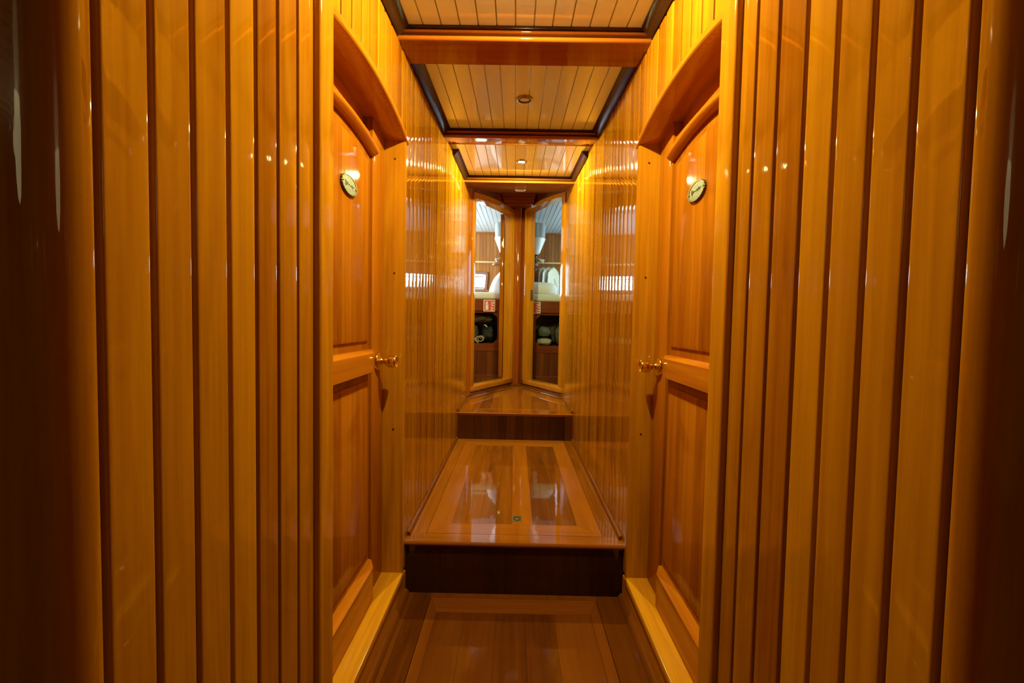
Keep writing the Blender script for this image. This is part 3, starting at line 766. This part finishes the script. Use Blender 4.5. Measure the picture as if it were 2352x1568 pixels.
def garment(x, rz, mat, lenz, wid, seed, label):
    t = empty('hanging_shirt', (x, 6.10, 1.80)); tag(t, label, 'clothing', 'clothes on the rail'); t.rotation_euler = (0,0,rz)
    mb = MB(); rings = []; NZ, NA = 26, 56
    for i in range(NZ+1):
        f = i/NZ; z = -f*lenz
        sh = min(1, (f/.10))**.55
        a_ = (.012 + wid*sh*(1+.12*f)); b_ = .007 + .008*sh*(1+.9*f)
        ring = []
        for k in range(NA):
            a = 2*PI*k/NA
            fold = 1 + (.22*f+.04)*math.sin(5*a+seed+2*f) + .16*f*math.sin(9*a-seed*2)
            ring.append((a_*math.cos(a)*(1+.3*(fold-1)), b_*math.sin(a)*fold, z - .05*sh*abs(math.cos(a))**1.5 + .01*noise.noise(Vector((a*2, f*4, seed)))))
        rings.append(ring)
    mb.loft(rings); mb.build('shirt', M[mat], t, sharp=3)
    mb = MB(); mb.tube([(-.03, .03*math.sin(seed), -.16), (.0, -.046, -.24), (.04, -.05, -.36)], [.006,.010,.006], 8); mb.build('placket', M[mat], t, sharp=3)
def hanger(x, rz, label):
    t = empty('coat_hanger', (x, 6.12, 1.868)); tag(t, label, 'hanger', 'hangers on the rail'); t.rotation_euler = (0,0,rz)
    mb = MB(); mb.tube([(0, .0155*math.sin(a), .0155*math.cos(a)) for a in [-2.4+4.7*k/18 for k in range(19)]]+[(0,-.012,-.04),(0,0,-.062)], .0026, 8)
    mb.build('hook', M['wire'], t)
    mb = MB(); mb.tube([(-.17,0,-.115),(-.08,0,-.085),(0,0,-.062),(.08,0,-.085),(.17,0,-.115)], .006, 8); mb.build('shoulder_bar', M['rail'], t)
GX = [(.385, 1.05, 'cloth', .37, .150, 1.0, 'ecru shirt hanging nearest the pillow end of the rail'),
      (.455, 1.05, 'cloth2', .385, .19, 2.4, 'off-white shirt with a collar hanging in the middle of the rail'),
      (.525, 1.05, 'cloth3', .39, .17, 4.1, 'pale yellowish white garment hanging nearest the right cabin window')]
for i, g_ in enumerate(GX):
    garment(*g_)
    hanger(g_[0], g_[1], ('wire hanger holding the ecru shirt', 'wire hanger holding the off-white collared shirt', 'wire hanger holding the pale yellowish garment beside the window')[i])

# things stowed in the open lockers
def lump(name, loc, size, mat, seed, label, cat, amp=.16, fr=7, parts=None):
    def fn(u, v):
        d = Vector((math.cos(v)*math.cos(u), math.cos(v)*math.sin(u), math.sin(v)))
        k = noise.noise(d*1.6+Vector((seed,0,0)))*amp*1.2 + noise.noise(d*fr*.6+Vector((0,seed,0)))*amp*.5 + abs(noise.noise(d*fr+Vector((0,0,seed))))*amp*.35
        e = .75
        q = Vector((math.copysign(abs(d.x)**e, d.x)*size[0], math.copysign(abs(d.y)**e, d.y)*size[1], math.copysign(abs(d.z)**e, d.z)*size[2]))*(1+k)
        q.z = max(q.z, -size[2]*.92)
        return q
    mb = MB(); mb.blob(fn, 56, 30); o = mb.build(name, M[mat], sharp=3); o.location = loc
    return tag(o, label, cat)
ZS = .762
lump('brown_blanket', (-.420, YF+.27, ZS+.290), (.130, .12, .050), 'brown', 1, 'bunched brown blanket at the top of the left locker', 'blanket', .2)
lump('olive_blanket', (-.562, YF+.33, ZS+.118), (.092, .11, .115), 'olive', 4, 'crumpled olive cloth under the brown blanket in the left locker', 'blanket', .16)
lump('black_bag', (-.340, YF+.40, ZS+.115), (.090, .13, .105), 'black', 7, 'black bag with a pale tag in the left locker', 'bag', .14)
bpy.data.objects['black_bag']
mb = MB(); mb.prism([(-.045,0,.02),(-.02,0,.03),(.0,0,.012),(.006,0,-.006),(-.006,0,-.002),(-.022,0,.014)], (0,.004,0), b=.001)
o = mb.build('tag', M['signwhite'], bpy.data.objects['black_bag']); o.location = (-.01, -.150, .075); o['label'] = 'pale luggage tag'
# rolled towel, end of the roll facing out
mb = MB(); sp = []
for k in range(60):
    a = 2*PI*1.7*k/59; r = .008+.025*k/59; sp.append((r*math.cos(a)*1.35, r*math.sin(a)))
rings = [[(u*1.0, y, v) for u, v in sp] + [(u*1.40+.001, y, v*1.42) for u, v in sp[::-1]] for y in (0, .10, .24)]
mb.loft(rings)
o = mb.build('rolled_towel', M['cream'], sharp=1.2); o.location = (-.415, YF+.03, ZS+.049)
tag(o, 'cream rolled towel at the bottom edge of the left locker', 'towel')
lump('folded_towel', (-.545, YF+.09, ZS+.043), (.070, .045, .038), 'cream', 12, 'cream folded towel beside the rolled towel in the left locker', 'towel', .08)
lump('wrapped_bundle', (.330, YF+.17, ZS+.150), (.075, .10, .060), 'film', 21, 'smaller clear plastic wrapped bundle on the cream blanket in the right locker', 'bundle', .14)
lump('wrapped_bundle', (.545, YF+.19, ZS+.110), (.090, .13, .115), 'film', 25, 'larger crinkled plastic wrapped bundle at the right locker edge', 'bundle', .16)
lump('cream_blanket', (.335, YF+.16, ZS+.028), (.085, .12, .042), 'cream', 28, 'folded cream blanket at the bottom of the right locker', 'blanket', .08)
lump('brown_blanket', (.58, YF+.42, ZS+.130), (.17, .09, .125), 'brown', 31, 'dark brown blanket at the back of the right locker', 'blanket', .18)

# ------------------------------------------------------------------ lights
def light(name, kind, loc, energy, col, rot=(0,0,0), **k):
    d = bpy.data.lights.new(name, kind); d.energy = energy; d.color = col
    for a, b_ in k.items(): setattr(d, a, b_)
    o = bpy.data.objects.new(name, d); C.objects.link(o); o.location = loc; o.rotation_euler = rot
    return o
WARM = (1.0, .97, .30)
light('spotlight_glow', 'SPOT', (.010, 1.00, ceil_z(1.0)-.010), 56, WARM, (math.atan(.0775),0,0), spot_size=math.radians(179.9), spot_blend=.03, shadow_soft_size=.018)
light('spotlight_glow', 'POINT', (.010, 1.00, ceil_z(1.0)-.024), 3.6, (1.0, .92, .42), shadow_soft_size=.012)
light('lobby_fill', 'POINT', (-1.5, -1.0, 1.6), 4, (1.0, .85, .40), shadow_soft_size=.22)  # unseen pair of fill lights, added to lift the dark corner posts
light('lobby_fill', 'POINT', (1.5, -1.0, 1.6), 4, (1.0, .85, .40), shadow_soft_size=.22)
light('spotlight_glow', 'SPOT', (.010, 2.775, ceil_z(2.775)-.010), 98, (.90, 1.0, .37), (math.atan(.0775),0,0), spot_size=math.radians(179.9), spot_blend=.03, shadow_soft_size=.018)
for s, e, DAY in ((-1, 42, (.68, .90, 1.0)), (1, 10.5, (.40, .82, 1.0))):
    w0, w1, w2, w3 = WIN[s]
    light('daylight', 'AREA', (s*(w0+w1)/2, YB+.12, (w2+w3)/2), e*1.1, DAY, (-PI/2, 0, 0), shape='RECTANGLE', size=(w1-w0), size_y=(w3-w2))
    light('daylight', 'AREA', (s*(CXW+.10), 5.15, 1.70), e*1.4, DAY, (0, s*PI/2, 0), shape='RECTANGLE', size=.6, size_y=1.5)
w = bpy.data.worlds.new('sky'); SC.world = w; w.use_nodes = True
bg = w.node_tree.nodes['Background']; bg.inputs[0].default_value = (.86, .95, 1, 1); bg.inputs[1].default_value = 3.0

# ------------------------------------------------------------------ camera
pitch, roll, yaw = .04111, .01864, -.0062
cp, sp_, cy, sy = math.cos(pitch), math.sin(pitch), math.cos(yaw), math.sin(yaw)
Fw = Vector((sy*cp, cy*cp, -sp_)); R = Vector((cy, -sy, 0)); U = R.cross(Fw)
cr, sr = math.cos(roll), math.sin(roll)
R2 = R*cr + U*sr; U2 = U*cr - R*sr
cam = bpy.data.cameras.new('camera'); cam.sensor_width = 36; cam.lens = 980/2352*36; cam.clip_start = .02
co = bpy.data.objects.new('camera', cam); C.objects.link(co)
mw = Matrix.Identity(4)
for i in range(3):
    mw[i][0] = R2[i]; mw[i][1] = U2[i]; mw[i][2] = -Fw[i]
mw.translation = Vector((-.013, 0, .9931)); co.matrix_world = mw
SC.camera = co
SC.view_settings.view_transform = 'Standard'; SC.view_settings.look = 'None'
SC.view_settings.gamma = 1; SC.view_settings.use_curve_mapping = False; SC.view_settings.exposure = 0.0
cy_ = SC.cycles
cy_.use_denoising = True; cy_.max_bounces = 14; cy_.diffuse_bounces = 2; cy_.glossy_bounces = 6; cy_.transmission_bounces = 6
cy_.sample_clamp_indirect = 12.0; cy_.blur_glossy = .6; cy_.caustics_refractive = False
